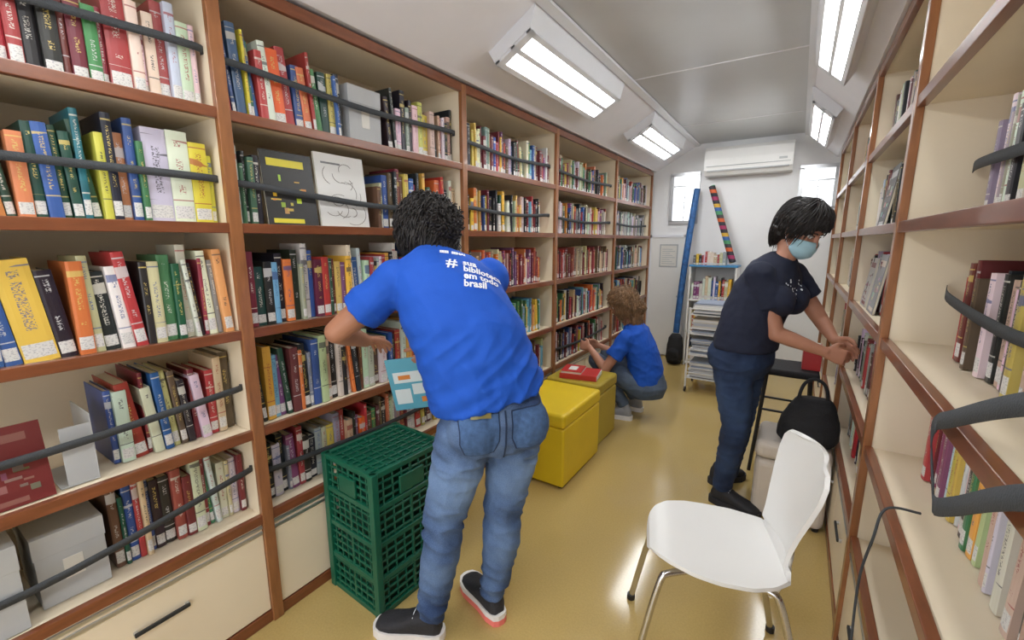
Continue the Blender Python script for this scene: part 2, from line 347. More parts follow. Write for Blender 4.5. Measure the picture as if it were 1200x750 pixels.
row(L,'L',A0,A1-.01,ZS[0],'wwwrwwwr+rgddkkrrwd',inset=.05,seed=3)
row(L,'L',A0,A1,ZS[1],'yy+w+w+gbokyGtGGbGoGo+wwawa',inset=.05,seed=4,wr=(.014,.03),hr=(.20,.28))
row(L,'L',A0,A1,ZS[2],'yawrkwcGgckrwkcoky+bbtGwwwkkbblk',inset=.035,seed=5,lean=.3,hr=(.215,.288))
row(L,'L',.325,A1,ZS[3],'ncrwdkncbwdrwbb+l+',inset=.10,seed=6,lean=.25,hr=(.205,.285))
faceout(L,'L',.07,.225,ZS[3],.20,(.16,.02,.02),(.25,.1,.08),inset=.04,tilt=.25)
row(L,'L',.315,A1,ZS[4],'dwcwwgrwdrkkbcrb',inset=.10,seed=7,hr=(.205,.28))
B0,B1=LP[1]+g,LP[2]-g
row(L,'L',B1-.46,B1,ZS[0],'kckwrckcy+y+w+k',inset=.05,seed=8)
row(L,'L',B0,B1-.66,ZS[0],'kbyGgrobro+wrbgybbrblyodb',inset=.05,seed=9,lean=.8,hr=(.22,.285),lab=.3)
row(L,'L',B1-.52,B1,ZS[1],'cwkrroygoygkrby',inset=.05,seed=10)
row(L,'L',B0,B0+.10,ZS[1],'kgkg',inset=.05,seed=11)
faceout(L,'L',B0+.11,B0+.30,ZS[1],.26,(.03,.03,.03),(.75,.65,.05),tilt=.10);faceout(L,'L',B0+.315,B0+.54,ZS[1],.285,(.70,.69,.66),(.22,.20,.17),tilt=.10,mode='sketch')
row(L,'L',B0,B1,ZS[2],'ckrogrdkcwrwkyrwbkgrkwwkyrwwkrw',inset=.045,seed=12,lean=.1,hr=(.20,.285))
row(L,'L',B0,B1,ZS[3],'rkbgyworkbwrkoyw+rkbgwnc',inset=.05,seed=13,lean=.1,wr=(.014,.036),hr=(.20,.285))
row(L,'L',B0,B1,ZS[4],'kwdkkroywdkkyrwwdr',inset=.08,seed=14,hr=(.18,.25))
sd=20
for bi in(2,3,4):
    y0,y1=LP[bi]+g,LP[bi+1]-g
    for si,z in enumerate(ZS):
        sd+=1;e=random.Random(sd).uniform(0,.12)
        pal={(2,2):'oorrdwkcp',(2,3):'gGywwl',(3,2):'dnncr',(4,1):'aakwwa'}.get((bi,si),ALL+'wwddkk')
        row(L,'L',y0,y1-e,z,pal=pal,inset=.05,seed=sd,hr=(.17,.25),wr=(.010,.028))
L.obj('shelved_books',[M['book']],attrs=True)
Rb=Bd()
y0,y1=RP[1]+g,RP[2]
row(Rb,'R',y0,1.52,ZS[1],'awkwaaw',inset=.12,seed=50,hr=(.2,.27),pal='awkac')
row(Rb,'R',y0,1.53,ZS[2],'drdddnkkwkkcwkoy',inset=.112,seed=51,hr=(.2,.25),pal='kwwcaykG')
row(Rb,'R',y0,1.57,ZS[3],'rdprwkpwyyw',inset=.115,seed=52,hr=(.2,.24),pal='pwycgwk')
row(Rb,'R',y0,1.2,ZS[4],seed=53,inset=.12)
for bi,(f0,f1) in((2,(.45,.98)),(3,(.1,.9)),(4,(.2,.9))):
    a,c=RP[bi]+g,RP[bi+1]-g
    for si in range(5):
        sd+=1;q=a+(c-a)*f0*random.Random(sd).uniform(.8,1.2);row(Rb,'R',q,a+(c-a)*f1,ZS[si],seed=sd,inset=.06,hr=(.18,.25),pal='wwckanrdG')
faceout(Rb,'R',2.25,2.42,ZS[2],.24,(.30,.30,.31),(.7,.6,.5),inset=.03);faceout(Rb,'R',2.50,2.66,ZS[2],.22,(.62,.6,.57),(.3,.1,.1),inset=.03)
faceout(Rb,'R',2.30,2.48,ZS[1],.25,(.05,.05,.05),(.5,.5,.5),inset=.03)
Rb.obj('shelved_books',[M['book']],attrs=True)
def filebox(name,y0,y1,z,h,inset,dp):
    x0,x1=sorted(((XL-inset),(XL-inset-dp)))
    b=Bd();b.box(x0,y0,z,x1,y1,z+h);b.box(x0-.002,y0-.002,z+h*.72,x1+.002,y1+.002,z+h+.003);b.box(x1,(y0+y1)/2-.02,z+h*.3,x1+.002,(y0+y1)/2+.02,z+h*.6,1)
    b.obj(name,[M['grey'],M['paper']],bevel=.003)
filebox('file_box',B1-.64,B1-.48,ZS[0]+.001,.22,.05,.2)
filebox('file_box',.165,.305,ZS[4]+.001,.20,.075,.22)
filebox('file_box',.0,.135,ZS[4]+.001,.23,.03,.22)
b=Bd();b.box(XL-.22,.311,ZS[3]+.001,XL-.05,.314,ZS[3]+.19);b.box(XL-.22,.235,ZS[3]+.001,XL-.05,.312,ZS[3]+.004);b.box(XL-.055,.25,ZS[3]+.004,XL-.052,.314,ZS[3]+.165)
b.obj('metal_bookend',[M['grey']],bevel=.001)
def strap(side,pts,w=.022,name='retaining_strap',inset=.03):
    X=(XL-inset) if side=='L' else (XR+inset)
    P=cat([(X+(p[2] if len(p)>2 else 0),p[0],p[1]) for p in pts],6)
    ribbon(name,P,[(0,0,1)]*len(P),w,M['strap'])
def bstrap(bi,si,f,sag=.02,inset=.032,f2=None,e0=0,e1=0):
    y0,y1=LP[bi]+.016+e0,LP[bi+1]-.016-e1;z=ZS[si]+f;z2=ZS[si]+(f2 or f)
    d=-.03
    strap('L',[(y0,z,d),(y0+.05,z,0),((y0+y1)/2,(z+z2)/2-sag,0.004),(y1-.06,z2,0),(y1,z2,d)],inset=inset)
bstrap(0,0,.17);bstrap(0,1,.165,.01,f2=.14);bstrap(0,3,.15,.03,inset=.03);bstrap(0,4,.13,.05,inset=.025,f2=.17)
bstrap(1,0,.155,.02);bstrap(1,1,.13,.02,inset=.026,f2=.10);bstrap(1,4,.13,.02,inset=.055)
bstrap(2,0,.13);bstrap(2,1,.13);bstrap(3,0,.12);bstrap(3,1,.12);bstrap(3,4,.12);bstrap(4,1,.12)
def rst(pts,inset):strap('R',pts,inset=inset,w=.025)
rst([(.62,ZS[1]+.14),(1.1,ZS[1]+.12),(1.50,ZS[1]+.13),(1.70,ZS[1]+.14,.03)],.10)
rst([(.62,ZS[2]+.16),(1.1,ZS[2]+.13),(1.51,ZS[2]+.15),(1.70,ZS[2]+.16,.03)],.09)
P=cat([(.28,.50,1.30),(.228,.68,1.228),(.222,.90,1.130),(.221,.962,1.100),(.219,.965,1.070),(.217,.90,1.008),(.216,.875,.995),(.216,.80,1.035),(.218,.62,1.145),(.27,.48,1.22)],8)
ribbon('loose_strap',P,[(0.05,.25,1)]*8*3+[(.05,.7,.8)]*(len(P)-24-24)+[(.05,.3,1)]*24,.028,M['strap'],th=.0025)
P=cat([(.30,1.30,.77),(.235,1.28,.77),(.215,1.25,.70),(.21,1.3,.55),(.212,1.28,.36),(.215,1.24,.25)],8)
tube('hanging_cord',P,.003,M['strap'])

# ---------------------------------------------------------------- furniture
e=empty('plastic_crate',(-1.325,1.10,0))
T=Matrix.Translation((-1.325,1.10,0))@Matrix.Rotation(math.radians(-3),4,'Z')
b=Bd();hx,hy,H=.145,.17,.585
for sx in(-1,1):
    for sy in(-1,1):b.box(sx*hx-.014,sy*hy-.014,0,sx*hx+.014,sy*hy+.014,H,T=T)
for z in(0,.14,.285,.43,H-.022):
    for s in(-1,1):
        b.box(-hx,s*hy-.009,z,hx,s*hy+.009,z+.022,T=T);b.box(s*hx-.009,-hy,z,s*hx+.009,hy,z+.022,T=T)
nz=17
for k in range(nz):
    z=.03+k*(H-.05)/nz
    for s in(-1,1):
        b.box(-hx,s*hy-.004,z,hx,s*hy+.004,z+.009,T=T);b.box(s*hx-.004,-hy,z,s*hx+.004,hy,z+.009,T=T)
for k in range(1,8):
    x=-hx+2*hx*k/8;w=.012 if k==4 else .005
    for s in(-1,1):b.box(x-w/2,s*hy-.005,0,x+w/2,s*hy+.005,H,T=T)
    y=-hy+2*hy*k/8
    for s in(-1,1):b.box(s*hx-.005,y-w/2,0,s*hx+.005,y+w/2,H,T=T)
    b.box(x-.004,-hy,H-.014,x+.004,hy,H-.006,T=T);b.box(-hx,y-.004,H-.014,hx,y+.004,H-.006,T=T)
b.box(-hx,-hy,H-.02,hx,hy,H-.014,T=T)
b.box(-hx+.012,-hy+.012,.004,hx-.012,hy-.012,.012,T=T)
b.box(-.05,-hy-.013,.46,.05,-hy-.002,.53,T=T);b.box(hx+.002,-.06,.46,hx+.013,.06,.53,T=T)
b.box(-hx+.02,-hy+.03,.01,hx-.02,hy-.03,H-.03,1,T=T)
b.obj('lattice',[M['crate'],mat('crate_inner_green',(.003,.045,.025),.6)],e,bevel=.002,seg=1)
def ottoman(name,x0,y0,x1,y1,h,m,rb=.014,lidh=.085):
    e=empty(name,((x0+x1)/2,(y0+y1)/2,0))
    b=Bd();b.box(x0,y0,.012,x1,y1,h-lidh);b.obj('body',[m],e,bevel=rb,seg=4)
    b=Bd();b.box(x0-.004,y0-.004,h-lidh+.002,x1+.004,y1+.004,h);o=b.obj('lid',[m],e,bevel=max(.02,rb),seg=5)
    for px,py in((x0+.03,y0+.03),(x1-.03,y0+.03),(x1-.03,y1-.03),(x0+.03,y1-.03)):
        c=Bd();c.cyl((px,py,0),(px,py,.02),.015);c.obj('foot',[M['blackpl']],e)
    return e
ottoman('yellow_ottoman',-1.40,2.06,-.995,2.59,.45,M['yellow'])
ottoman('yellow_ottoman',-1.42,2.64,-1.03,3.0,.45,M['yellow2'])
ottoman('white_pouf',-.085,2.39,.228,2.70,.42,M['pouf'],.035,.10)
b=Bd();T=Matrix.Translation((-1.22,2.78,.452))@Matrix.Rotation(.2,4,'Z')
b.box(-.13,-.1,0,.13,.1,.035,0,T=T);b.box(-.125,-.095,.003,.133,.095,.032,1,T=T);b.box(-.12,-.09,.0355,.02,.08,.05,1,T=T);b.box(-.122,-.092,.05,.022,.082,.053,0,T=T);b.box(-.08,-.05,.0535,-.02,.04,.0545,1,T=T)
b.obj('red_book_stack',[M['red'],M['paper']],bevel=.002)

# chair
e=empty('white_chair',(-.125,1.40,0));T=Matrix.Translation((-.125,1.40,0))@Matrix.Rotation(math.radians(16),4,'Z')
me=bpy.data.meshes.new('shell');bm=bmesh.new()
prof=[(-.205,.425,.06),(-.200,.446,.10),(-.185,.455,.130),(-.15,.458,.160),(-.09,.453,.186),(-.02,.448,.195),(.06,.447,.192),(.12,.449,.172),(.165,.458,.145),(.188,.485,.125),(.198,.54,.125),(.208,.60,.140),(.222,.67,.163),(.235,.73,.178),(.245,.775,.175),(.251,.80,.155),(.254,.812,.11)]
gr=[];nn=16;P2=[]
for i in range(len(prof)-1):
    for k in range(3):
        t=k/3;P2.append([a*(1-t)+c*t for a,c in zip(prof[i],prof[i+1])])
P2.append(prof[-1])
for (x,z,w) in P2:
    r=[]
    for j in range(nn+1):
        t=-1+2*j/nn;yy=w*t
        k=max(0,min(1,(z-.455)/.05));curve=.014*(t*t)*(1-k)
        r.append(bm.verts.new(T@V((x-.035*t*t*k,yy,z+curve*.4))))
    gr.append(r)
for i in range(len(gr)-1):
    for j in range(nn):bm.faces.new((gr[i][j],gr[i][j+1],gr[i+1][j+1],gr[i+1][j]))
bm.to_mesh(me);bm.free();me.materials.append(M['white'])
for p in me.polygons:p.use_smooth=True
o=link(bpy.data.objects.new('shell',me),e);md=o.modifiers.new('s','SOLIDIFY');md.thickness=.012;md.offset=-1
md=o.modifiers.new('b','BEVEL');md.width=.003;md.segments=2;md=o.modifiers.new('sub','SUBSURF');md.levels=1;md.render_levels=1
bm=bmesh.new();gr=[]
for z,x,w in((.345,.165,.060),(.36,.168,.085),(.40,.175,.105),(.45,.183,.118),(.50,.190,.122),(.53,.194,.120)):
    gr.append([bm.verts.new(T@V((x-.03*(-1+2*j/10)**2,w*(-1+2*j/10),z))) for j in range(11)])
for i in range(len(gr)-1):
    for j in range(10):bm.faces.new((gr[i][j],gr[i][j+1],gr[i+1][j+1],gr[i+1][j]))
me=bpy.data.meshes.new('back_skirt');bm.to_mesh(me);bm.free();me.materials.append(M['white'])
for p in me.polygons:p.use_smooth=True
o=link(bpy.data.objects.new('back_skirt',me),e);md=o.modifiers.new('s','SOLIDIFY');md.thickness=.012;md.offset=0;md=o.modifiers.new('sub','SUBSURF');md.levels=1;md.render_levels=1
for sy in(-1,1):
    tube('leg_front',[T@V(p) for p in((-.05,sy*.11,.435),(-.15,sy*.15,.432),(-.185,sy*.163,.415),(-.255,sy*.205,.008))],.0105,M['steel'],e)
    tube('leg_rear',[T@V(p) for p in((.02,sy*.11,.435),(.11,sy*.14,.432),(.15,sy*.155,.415),(.235,sy*.2,.008))],.0105,M['steel'],e)
    for p in((-.255,sy*.205),(.235,sy*.2)):
        q=T@V((*p,0));c=Bd();c.cyl(q,q+V((0,0,.02)),.015);c.obj('foot_cap',[M['blackpl']],e)
tube('cross_bar',[T@V((-.05,-.11,.434)),T@V((-.05,.11,.434))],.009,M['steel'],e,smooth=False)
tube('cross_bar',[T@V((.03,-.11,.434)),T@V((.03,.11,.434))],.009,M['steel'],e,smooth=False)

# magazine cart
e=empty('magazine_cart',(-.6,4.38,0));b=Bd();x0,x1,y0,y1=-.78,-.46,4.20,4.56
for x in(x0,x1):
    for y in(y0,y1):b.cyl((x,y,.05),(x,y,.80),.009);b.cyl((x-.008,y,.025),(x+.008,y,.025),.025,m=1)
for z in(.14,.36,.56,.74):
    b.box(x0,y0,z-.008,x1,y1,z)
    for y in(y0,y1):b.cyl((x0,y,z+.05),(x1,y,z+.05),.004)
b.obj('frame',[M['white'],M['blackpl']],e,bevel=.002)
b=Bd();rr=random.Random(5)
for z,n_ in((.14,14),(.36,14),(.56,12),(.74,9)):
    zz=z+.001
    for k in range(n_):
        h=rr.uniform(.006,.015);dx=rr.uniform(-.012,.012);dy=rr.uniform(-.012,.012);c=rr.choice([(.7,.7,.68),(.6,.6,.6),(.75,.74,.7),(.5,.52,.56),(.65,.6,.5),(.3,.35,.45),(.1,.1,.11)])
        if zz+h>z+.16:break
        b.box(x0+.025+dx,y0+.02+dy,zz,x1-.025+dx,y1-.02+dy,zz+h,c=(*c,1));zz+=h+.0005
b.obj('magazines',[M['book']],e,attrs=True)
b=Bd();x0,x1,y0,y1=-1.0,-.52,5.15,YB-.03
for x in(x0,x1-.02):b.box(x,y0,0,x+.02,y1,1.13)
for z in(.02,.38,.74):b.box(x0,y0,z,x1,y1,z+.02)
b.box(x0,y1-.01,0,x1,y1,1.13);b.box(x0-.005,y0-.005,1.12,x1+.005,y1,1.14,1)
b.obj('low_bookcase',[M['white'],M['bluepl']],bevel=.003)
b=Bd();rr=random.Random(8)
for z in(.04,.40,.76,1.14):
    x=x0+.03
    while x<x1-.05:
        w=rr.uniform(.012,.035);h=rr.uniform(.16,.26) if z<1.1 else rr.uniform(.1,.15)
        if z>1.1 and x>-.66:break
        TT=Matrix(((1,0,0,x),(0,1,0,y0+.03),(0,0,1,z),(0,0,0,1)));book(b,TT,w,h,.15,[c*rr.uniform(.8,1.1) for c in PAL[rr.choice('rlbpwwwcayk')]],(.8,.8,.8),1,rr);x+=w+.001
b.obj('shelved_books',[M['book']],attrs=True)
tube('foam_noodle',[(-1.095,5.16,.36),(-1.075,5.2,1.1),(-1.02,5.38,1.97)],.034,M['nblue'])
m,n,l,p=nt('noodle_rainbow');tc=n.new('ShaderNodeTexCoord');sx=n.new('ShaderNodeSeparateXYZ');l.new(tc.outputs['Object'],sx.inputs[0])
ml=n.new('ShaderNodeMath');ml.operation='MULTIPLY';ml.inputs[1].default_value=3.2;l.new(sx.outputs[2],ml.inputs[0]);fr=n.new('ShaderNodeMath');fr.operation='FRACT';l.new(ml.outputs[0],fr.inputs[0])
cr=n.new('ShaderNodeValToRGB');cr.color_ramp.interpolation='CONSTANT';l.new(fr.outputs[0],cr.inputs[0]);cols=[(.02,.02,.03),(.6,.10,.02),(.03,.03,.04),(.05,.25,.1),(.03,.10,.35),(.6,.35,.03),(.02,.02,.03),(.35,.02,.1)]
while len(cr.color_ramp.elements)<8:cr.color_ramp.elements.new(.5)
for i,c in enumerate(cols):cr.color_ramp.elements[i].position=i/8;cr.color_ramp.elements[i].color=(*c,1)
l.new(cr.outputs[0],p.inputs['Base Color']);p.inputs['Roughness'].default_value=.6
tube('foam_noodle',[(-.58,5.22,1.175),(-.70,5.30,1.5),(-.87,5.38,1.99)],.034,m)
e=empty('bar_stool',(.02,3.05,0));b=Bd();cx,cy=.02,3.05
for sx in(-1,1):
    for sy in(-1,1):b.cyl((cx+sx*.15,cy+sy*.15,0),(cx+sx*.11,cy+sy*.11,.62),.010)
for z in(.18,.4):
    k=.15-.04*z/.62
    for s in(-1,1):b.cyl((cx-k,cy+s*k,z),(cx+k,cy+s*k,z),.007);b.cyl((cx+s*k,cy-k,z),(cx+s*k,cy+k,z),.007)
b.obj('frame',[M['blackpl']],e);b=Bd();b.box(cx-.15,cy-.15,.62,cx+.15,cy+.15,.66);b.obj('seat',[M['black']],e,bevel=.015,seg=3)
b=Bd();b.box(.08,2.98,.662,.17,3.12,.80);b.box(.085,2.985,.80,.165,3.115,.803,1);b.obj('red_box',[M['red'],M['paper']],bevel=.004)

# ---------------------------------------------------------------- organic tools
def ball(bm,c,r,sub=3):bmesh.ops.create_icosphere(bm,subdivisions=sub,radius=r,matrix=Matrix.Translation(V(c)))
def ell(bm,c,a,bv,cv,sub=3):
    a,bv,cv=V(a),V(bv),V(cv);Mx=Matrix(((a.x,bv.x,cv.x,c[0]),(a.y,bv.y,cv.y,c[1]),(a.z,bv.z,cv.z,c[2]),(0,0,0,1)))
    bmesh.ops.create_icosphere(bm,subdivisions=sub,radius=1,matrix=Mx)
def loft(bm,secs,n=28,pw=1.0):
    rings=[]
    for c,u,w in secs:
        c,u,w=V(c),V(u),V(w);r=[]
        for i in range(n):
            t=2*math.pi*i/n;cs,sn=math.cos(t),math.sin(t)
            cs=math.copysign(abs(cs)**pw,cs);sn=math.copysign(abs(sn)**pw,sn);r.append(bm.verts.new(c+u*cs+w*sn))
        rings.append(r)
    for a,b_ in zip(rings[:-1],rings[1:]):
        for i in range(n):bm.faces.new((a[i],a[(i+1)%n],b_[(i+1)%n],b_[i]))
    bm.faces.new(rings[0][::-1]);bm.faces.new(rings[-1])
def chain(bm,pr,n=20,cap=True,sub=3):
    pr=[(V(p),r) for p,r in pr]
    for k,(p,r) in enumerate(pr):
        if cap or 0<k<len(pr)-1:ball(bm,p,r,sub)
    for (p,r),(q,s) in zip(pr[:-1],pr[1:]):
        d=(q-p)
        if d.length<1e-5:continue
        d.normalize();a=d.orthogonal().normalized();c=d.cross(a);loft(bm,[(p,a*r,c*r),(q,a*s,c*s)],n)
def solid(name,bm,vox,m,parent,smooth=3,wr=None,disp=None):
    bmesh.ops.recalc_face_normals(bm,faces=bm.faces)
    me=bpy.data.meshes.new(name);bm.to_mesh(me);bm.free();ob=bpy.data.objects.new(name,me);scn.collection.objects.link(ob)
    r=ob.modifiers.new('r','REMESH');r.mode='VOXEL';r.voxel_size=vox
    if smooth:
        s=ob.modifiers.new('s','SMOOTH');s.factor=.5;s.iterations=smooth
    dg=bpy.context.evaluated_depsgraph_get();dg.update();new=bpy.data.meshes.new_from_object(ob.evaluated_get(dg))
    ob.modifiers.clear();ob.data=new;new.name=name;new.materials.clear();new.materials.append(m)
    if wr:
        ns=[v.normal.copy() for v in new.vertices]
        for v,nn in zip(new.vertices,ns):
            v.co=v.co+nn*wr(v.co.copy())
        new.update()
    for p in new.polygons:p.use_smooth=True
    ob.parent=parent;ob.matrix_parent_inverse=Matrix.Translation(-parent.location)
    return ob
def ridge(x):return 1-abs(x)*2.6
def folds(amp,fx,fy,fz,fine=.25):
    def f(p):
        q=V((p.x*fx,p.y*fy,p.z*fz));a=noise.noise(q);b_=noise.noise(V((p.x*38+5,p.y*38,p.z*38)))
        return amp*((1-abs(a)*2.2)*.6+b_*fine)
    return f
def hand(bm,wr,d,pn,side,curl=.5,sc=1.0,spread=.05):
    wr=V(wr);d=V(d).normalized();s=V(side);s=(s-d*s.dot(d)).normalized();pn_=V(pn);p=(pn_-d*pn_.dot(d)-s*pn_.dot(s)).normalized()
    k=sc
    loft(bm,[(wr-d*.01,s*.024*k,p*.019*k),(wr+d*.02*k,s*.030*k,p*.017*k),(wr+d*.055*k,s*.039*k,p*.016*k),(wr+d*.085*k,s*.040*k,p*.013*k),(wr+d*.093*k,s*.036*k,p*.009*k)],20,.8)
    for i,(o,L_,r) in enumerate(((.030,.072,.0088),(.0105,.080,.009),(-.0095,.075,.0086),(-.029,.060,.0076))):
        base=wr+d*(.084-abs(i-1.2)*.003)*k+s*o*k;ang=.15;pts=[(base-d*.015*k,r*k),(base,r*k)];q=base
        dd=(d+s*(spread*(1.5-i)))
        dd.normalize()
        for seg,fr in enumerate((.45,.30,.25)):
            ang+=curl*(1,.9,.6)[seg]
            dirn=dd*math.cos(ang)+p*math.sin(ang);q=q+dirn*L_*fr*k;pts.append((q,r*(.95,.88,.78)[seg]*k))
        chain(bm,pts,12,sub=2)
    tb=wr+d*.025*k+s*.026*k
    t1=tb+(s*.7+d*.6+p*.35).normalized()*.036*k;t2=t1+(s*.25+d*.85+p*.5).normalized()*.030*k;t3=t2+(d*.85+p*.65-s*.1).normalized()*.024*k
    chain(bm,[(wr+d*.012*k+s*.012*k,.014*k),(tb,.014*k),(t1,.0108*k),(t2,.0098*k),(t3,.0085*k)],12,sub=2)
def head(bm,c,F,U,k=1.0):
    c=V(c);F=V(F).normalized();U=V(U);U=(U-F*U.dot(F)).normalized();S=F.cross(U)
    P=lambda f,s,u:c+F*f*k+S*s*k+U*u*k
    ell(bm,P(-.012,0,.032),S*.076*k,F*.094*k,U*.084*k)
    ell(bm,P(.022,0,-.025),S*.062*k,F*.068*k,U*.085*k)
    ell(bm,P(.035,0,-.075),S*.045*k,F*.045*k,U*.034*k);ball(bm,P(.068,0,-.092),.020*k)
    ell(bm,P(.072,0,.028),S*.050*k,F*.016*k,U*.014*k)
    for s in(-1,1):
        ell(bm,P(.062,s*.036,-.026),S*.024*k,F*.022*k,U*.022*k)
        ell(bm,P(-.005,s*.079,-.012),S*.009*k,F*.018*k,U*.031*k);ell(bm,P(.002,s*.077,-.038),S*.007*k,F*.010*k,U*.012*k)
    chain(bm,[(P(.084,0,.018),.008*k),(P(.096,0,-.008),.010*k),(P(.106,0,-.028),.0125*k)],10,sub=2)
    for s in(-1,1):ball(bm,P(.094,s*.012,-.031),.0085*k)
    ell(bm,P(.082,0,-.054),S*.024*k,F*.010*k,U*.006*k);ell(bm,P(.081,0,-.065),S*.021*k,F*.010*k,U*.006*k)
    return P,F,S,U
def face_bits(P,F,S,U,parent,k=1.0,lip=True):
    def add(nm,bm,m):
        me=bpy.data.meshes.new(nm);bm.to_mesh(me);bm.free();me.materials.append(m)
        for p in me.polygons:p.use_smooth=True
        link(bpy.data.objects.new(nm,me),parent)
    bm=bmesh.new()
    for s in(-1,1):ell(bm,P(.070,s*.031,.004),S*.014*k,F*.0135*k,U*.0105*k)
    add('eyes',bm,M['eye']);bm=bmesh.new()
    for s in(-1,1):ell(bm,P(.0805,s*.031,.003),S*.0055*k,F*.0035*k,U*.0055*k)
    add('irises',bm,M['iris']);bm=bmesh.new()
    for s in(-1,1):
        chain(bm,[(P(.087,s*.014,.024),.0028*k),(P(.087,s*.030,.029),.003*k),(P(.078,s*.048,.024),.002*k)],8,sub=1)
        chain(bm,[(P(.084,s*.018,.009),.0015*k),(P(.0855,s*.031,.0145),.002*k),(P(.078,s*.045,.009),.0015*k)],8,sub=1)
    add('eyebrows',bm,M['hairK'])
    if lip:
        bm=bmesh.new();ell(bm,P(.0845,0,-.054),S*.024*k,F*.009*k,U*.005*k);ell(bm,P(.0835,0,-.064),S*.020*k,F*.010*k,U*.006*k);add('lips',bm,M['lip'])
def hair(P,F,S,U,parent,m,n=350,curl=.0,turns=3,drop=.04,fr=70,sd_=115,bk=130,th=.0022,seed=1,puff=.012,k=1.0,base=True,clump=.45,bun=None):
    rnd=random.Random(seed)
    if base:
        bm=bmesh.new();ell(bm,P(-.022,0,.045),S*(.080+puff*.6)*k,F*(.093+puff*.5)*k,U*(.083+puff*.6)*k)
        ell(bm,P(-.05,0,-.005),S*(.074+puff*.7)*k,F*(.062+puff*.7)*k,U*(.085+puff)*k)
        if bun:ball(bm,P(*bun[0]),bun[1])
        def wf(p):return (noise.noise(p*38)*.8+noise.noise(p*90)*.4)*(.004+puff*clump)
        solid('hair_base',bm,.005,m,parent,2,wf)
    cu=bpy.data.curves.new('hair_strands','CURVE');cu.dimensions='3D';cu.bevel_depth=th;cu.bevel_resolution=1;cu.use_fill_caps=True
    def add(pts):
        sp=cu.splines.new('NURBS');sp.points.add(len(pts)-1);sp.order_u=3;sp.use_endpoint_u=True
        for j,p in enumerate(pts):sp.points[j].co=(*p,1);sp.points[j].radius=1-.6*(j/(len(pts)-1))**2
    for i in range(n):
        az=rnd.uniform(-math.pi,math.pi);aa=abs(az);lim=fr if aa<.75 else (sd_ if aa<1.9 else bk)
        if aa<.95 and aa>=.75:lim=(fr+sd_)/2
        t0=rnd.uniform(0,lim*.75);lim_=lim+rnd.uniform(-12,8);rr=1.0+rnd.uniform(.02,.06+puff*9)
        ph=rnd.uniform(0,6.28);amp=curl*rnd.uniform(.6,1.2);nn=14 if turns<2 else int(8*turns)
        pts=[];az2=az+rnd.uniform(-.25,.25);tn=turns*max(.35,(lim_-t0)/lim_)
        for j in range(nn):
            t=j/(nn-1);th_=math.radians(t0+(lim_-t0)*t);A=az+(az2-az)*t
            w=ph+tn*6.283*t;rad=rr
            x=math.sin(th_)*math.cos(A);y=math.sin(th_)*math.sin(A);z=math.cos(th_)
            f=-.014+x*.101*rad;s=y*.084*rad;u=.034+z*.092*rad
            if th_>1.75:u-=drop*(th_-1.75)
            cr_=amp*math.cos(w);ca=amp*math.sin(w)
            f+=x*cr_-math.sin(A)*ca;s+=y*cr_+math.cos(A)*ca;u+=z*cr_
            pts.append(P(f,s,u))
        add(pts)
    if bun:
        c0,R_=bun
        for i in range(n//3):
            d=V((rnd.gauss(0,1),rnd.gauss(0,1),rnd.gauss(0,1))).normalized();o_=d.orthogonal().normalized();o2=d.cross(o_);rc=curl*rnd.uniform(.7,1.3);L_=R_*rnd.uniform(.3,.75);pts=[]
            tg=o_*math.cos(i)+o2*math.sin(i)
            for j in range(20):
                t=j/19;w=t*2.5*6.283;q=(d*(R_*rnd.uniform(.99,1.01)+rc*math.cos(w))+tg*(t-.5)*L_*2+d.cross(tg)*rc*math.sin(w));pts.append(P(c0[0]+q.x,c0[1]+q.y,c0[2]+q.z))
            add(pts)
    cu.materials.append(m);cu.resolution_u=3;link(bpy.data.objects.new('hair_strands',cu),parent)
def shoe(heel,d,parent,up,sole,L_=.25,side=1,pink=None):
    h=V(heel);d=V((d[0],d[1],0)).normalized();s=V((d.y,-d.x,0));u=V((0,0,1));k=L_/.25;bm=bmesh.new()
    loft(bm,[(h+d*t*k+u*(.018+hh/2),s*w,u*(hh/2)) for t,w,hh in((0.004,.020,.055),(.02,.033,.085),(.06,.036,.088),(.10,.037,.082),(.14,.041,.062),(.185,.045,.050),(.22,.040,.042),(.242,.026,.030),(.248,.012,.018))],24,.75)
    chain(bm,[(h+d*.045+u*.085,.034),(h+d*.05+u*.10,.033)])
    solid('shoe_upper',bm,.005,up,parent,2)
    out=[(-.008,.012),(.002,.029),(.04,.040),(.10,.039),(.15,.046),(.19,.051),(.225,.045),(.25,.029),(.258,.008)]
    bb=Bd();Lp=[h+d*t*k+s*w for t,w in out];Rp_=[h+d*t*k-s*w for t,w in out][::-1];ring=Lp+Rp_;n=len(ring)
    z1,z2=(.024,.044) if pink else (.014,.034)
    bb.face([p+u*z2 for p in ring]);bb.face([p for p in ring][::-1])
    for i in range(n):
        j=(i+1)%n;bb.face([ring[i],ring[j],ring[j]+u*z1,ring[i]+u*z1],1);bb.face([ring[i]+u*z1,ring[j]+u*z1,ring[j]+u*z2,ring[i]+u*z2],0)
    bb.obj('shoe_sole',[sole,pink or sole],parent)
    for q in(.10,.115,.13,.145):
        w=.026;hh=.020+.082-(q-.10)*.6
        tube('lace',[h+d*q*k-s*w+u*(hh-.012),h+d*q*k+u*(hh+.004),h+d*q*k+s*w+u*(hh-.012)],.0022,M['txt'],parent)
def bvh(ob):
    me=ob.data;return BVHTree.FromPolygons([v.co.copy() for v in me.vertices],[tuple(p.vertices) for p in me.polygons])
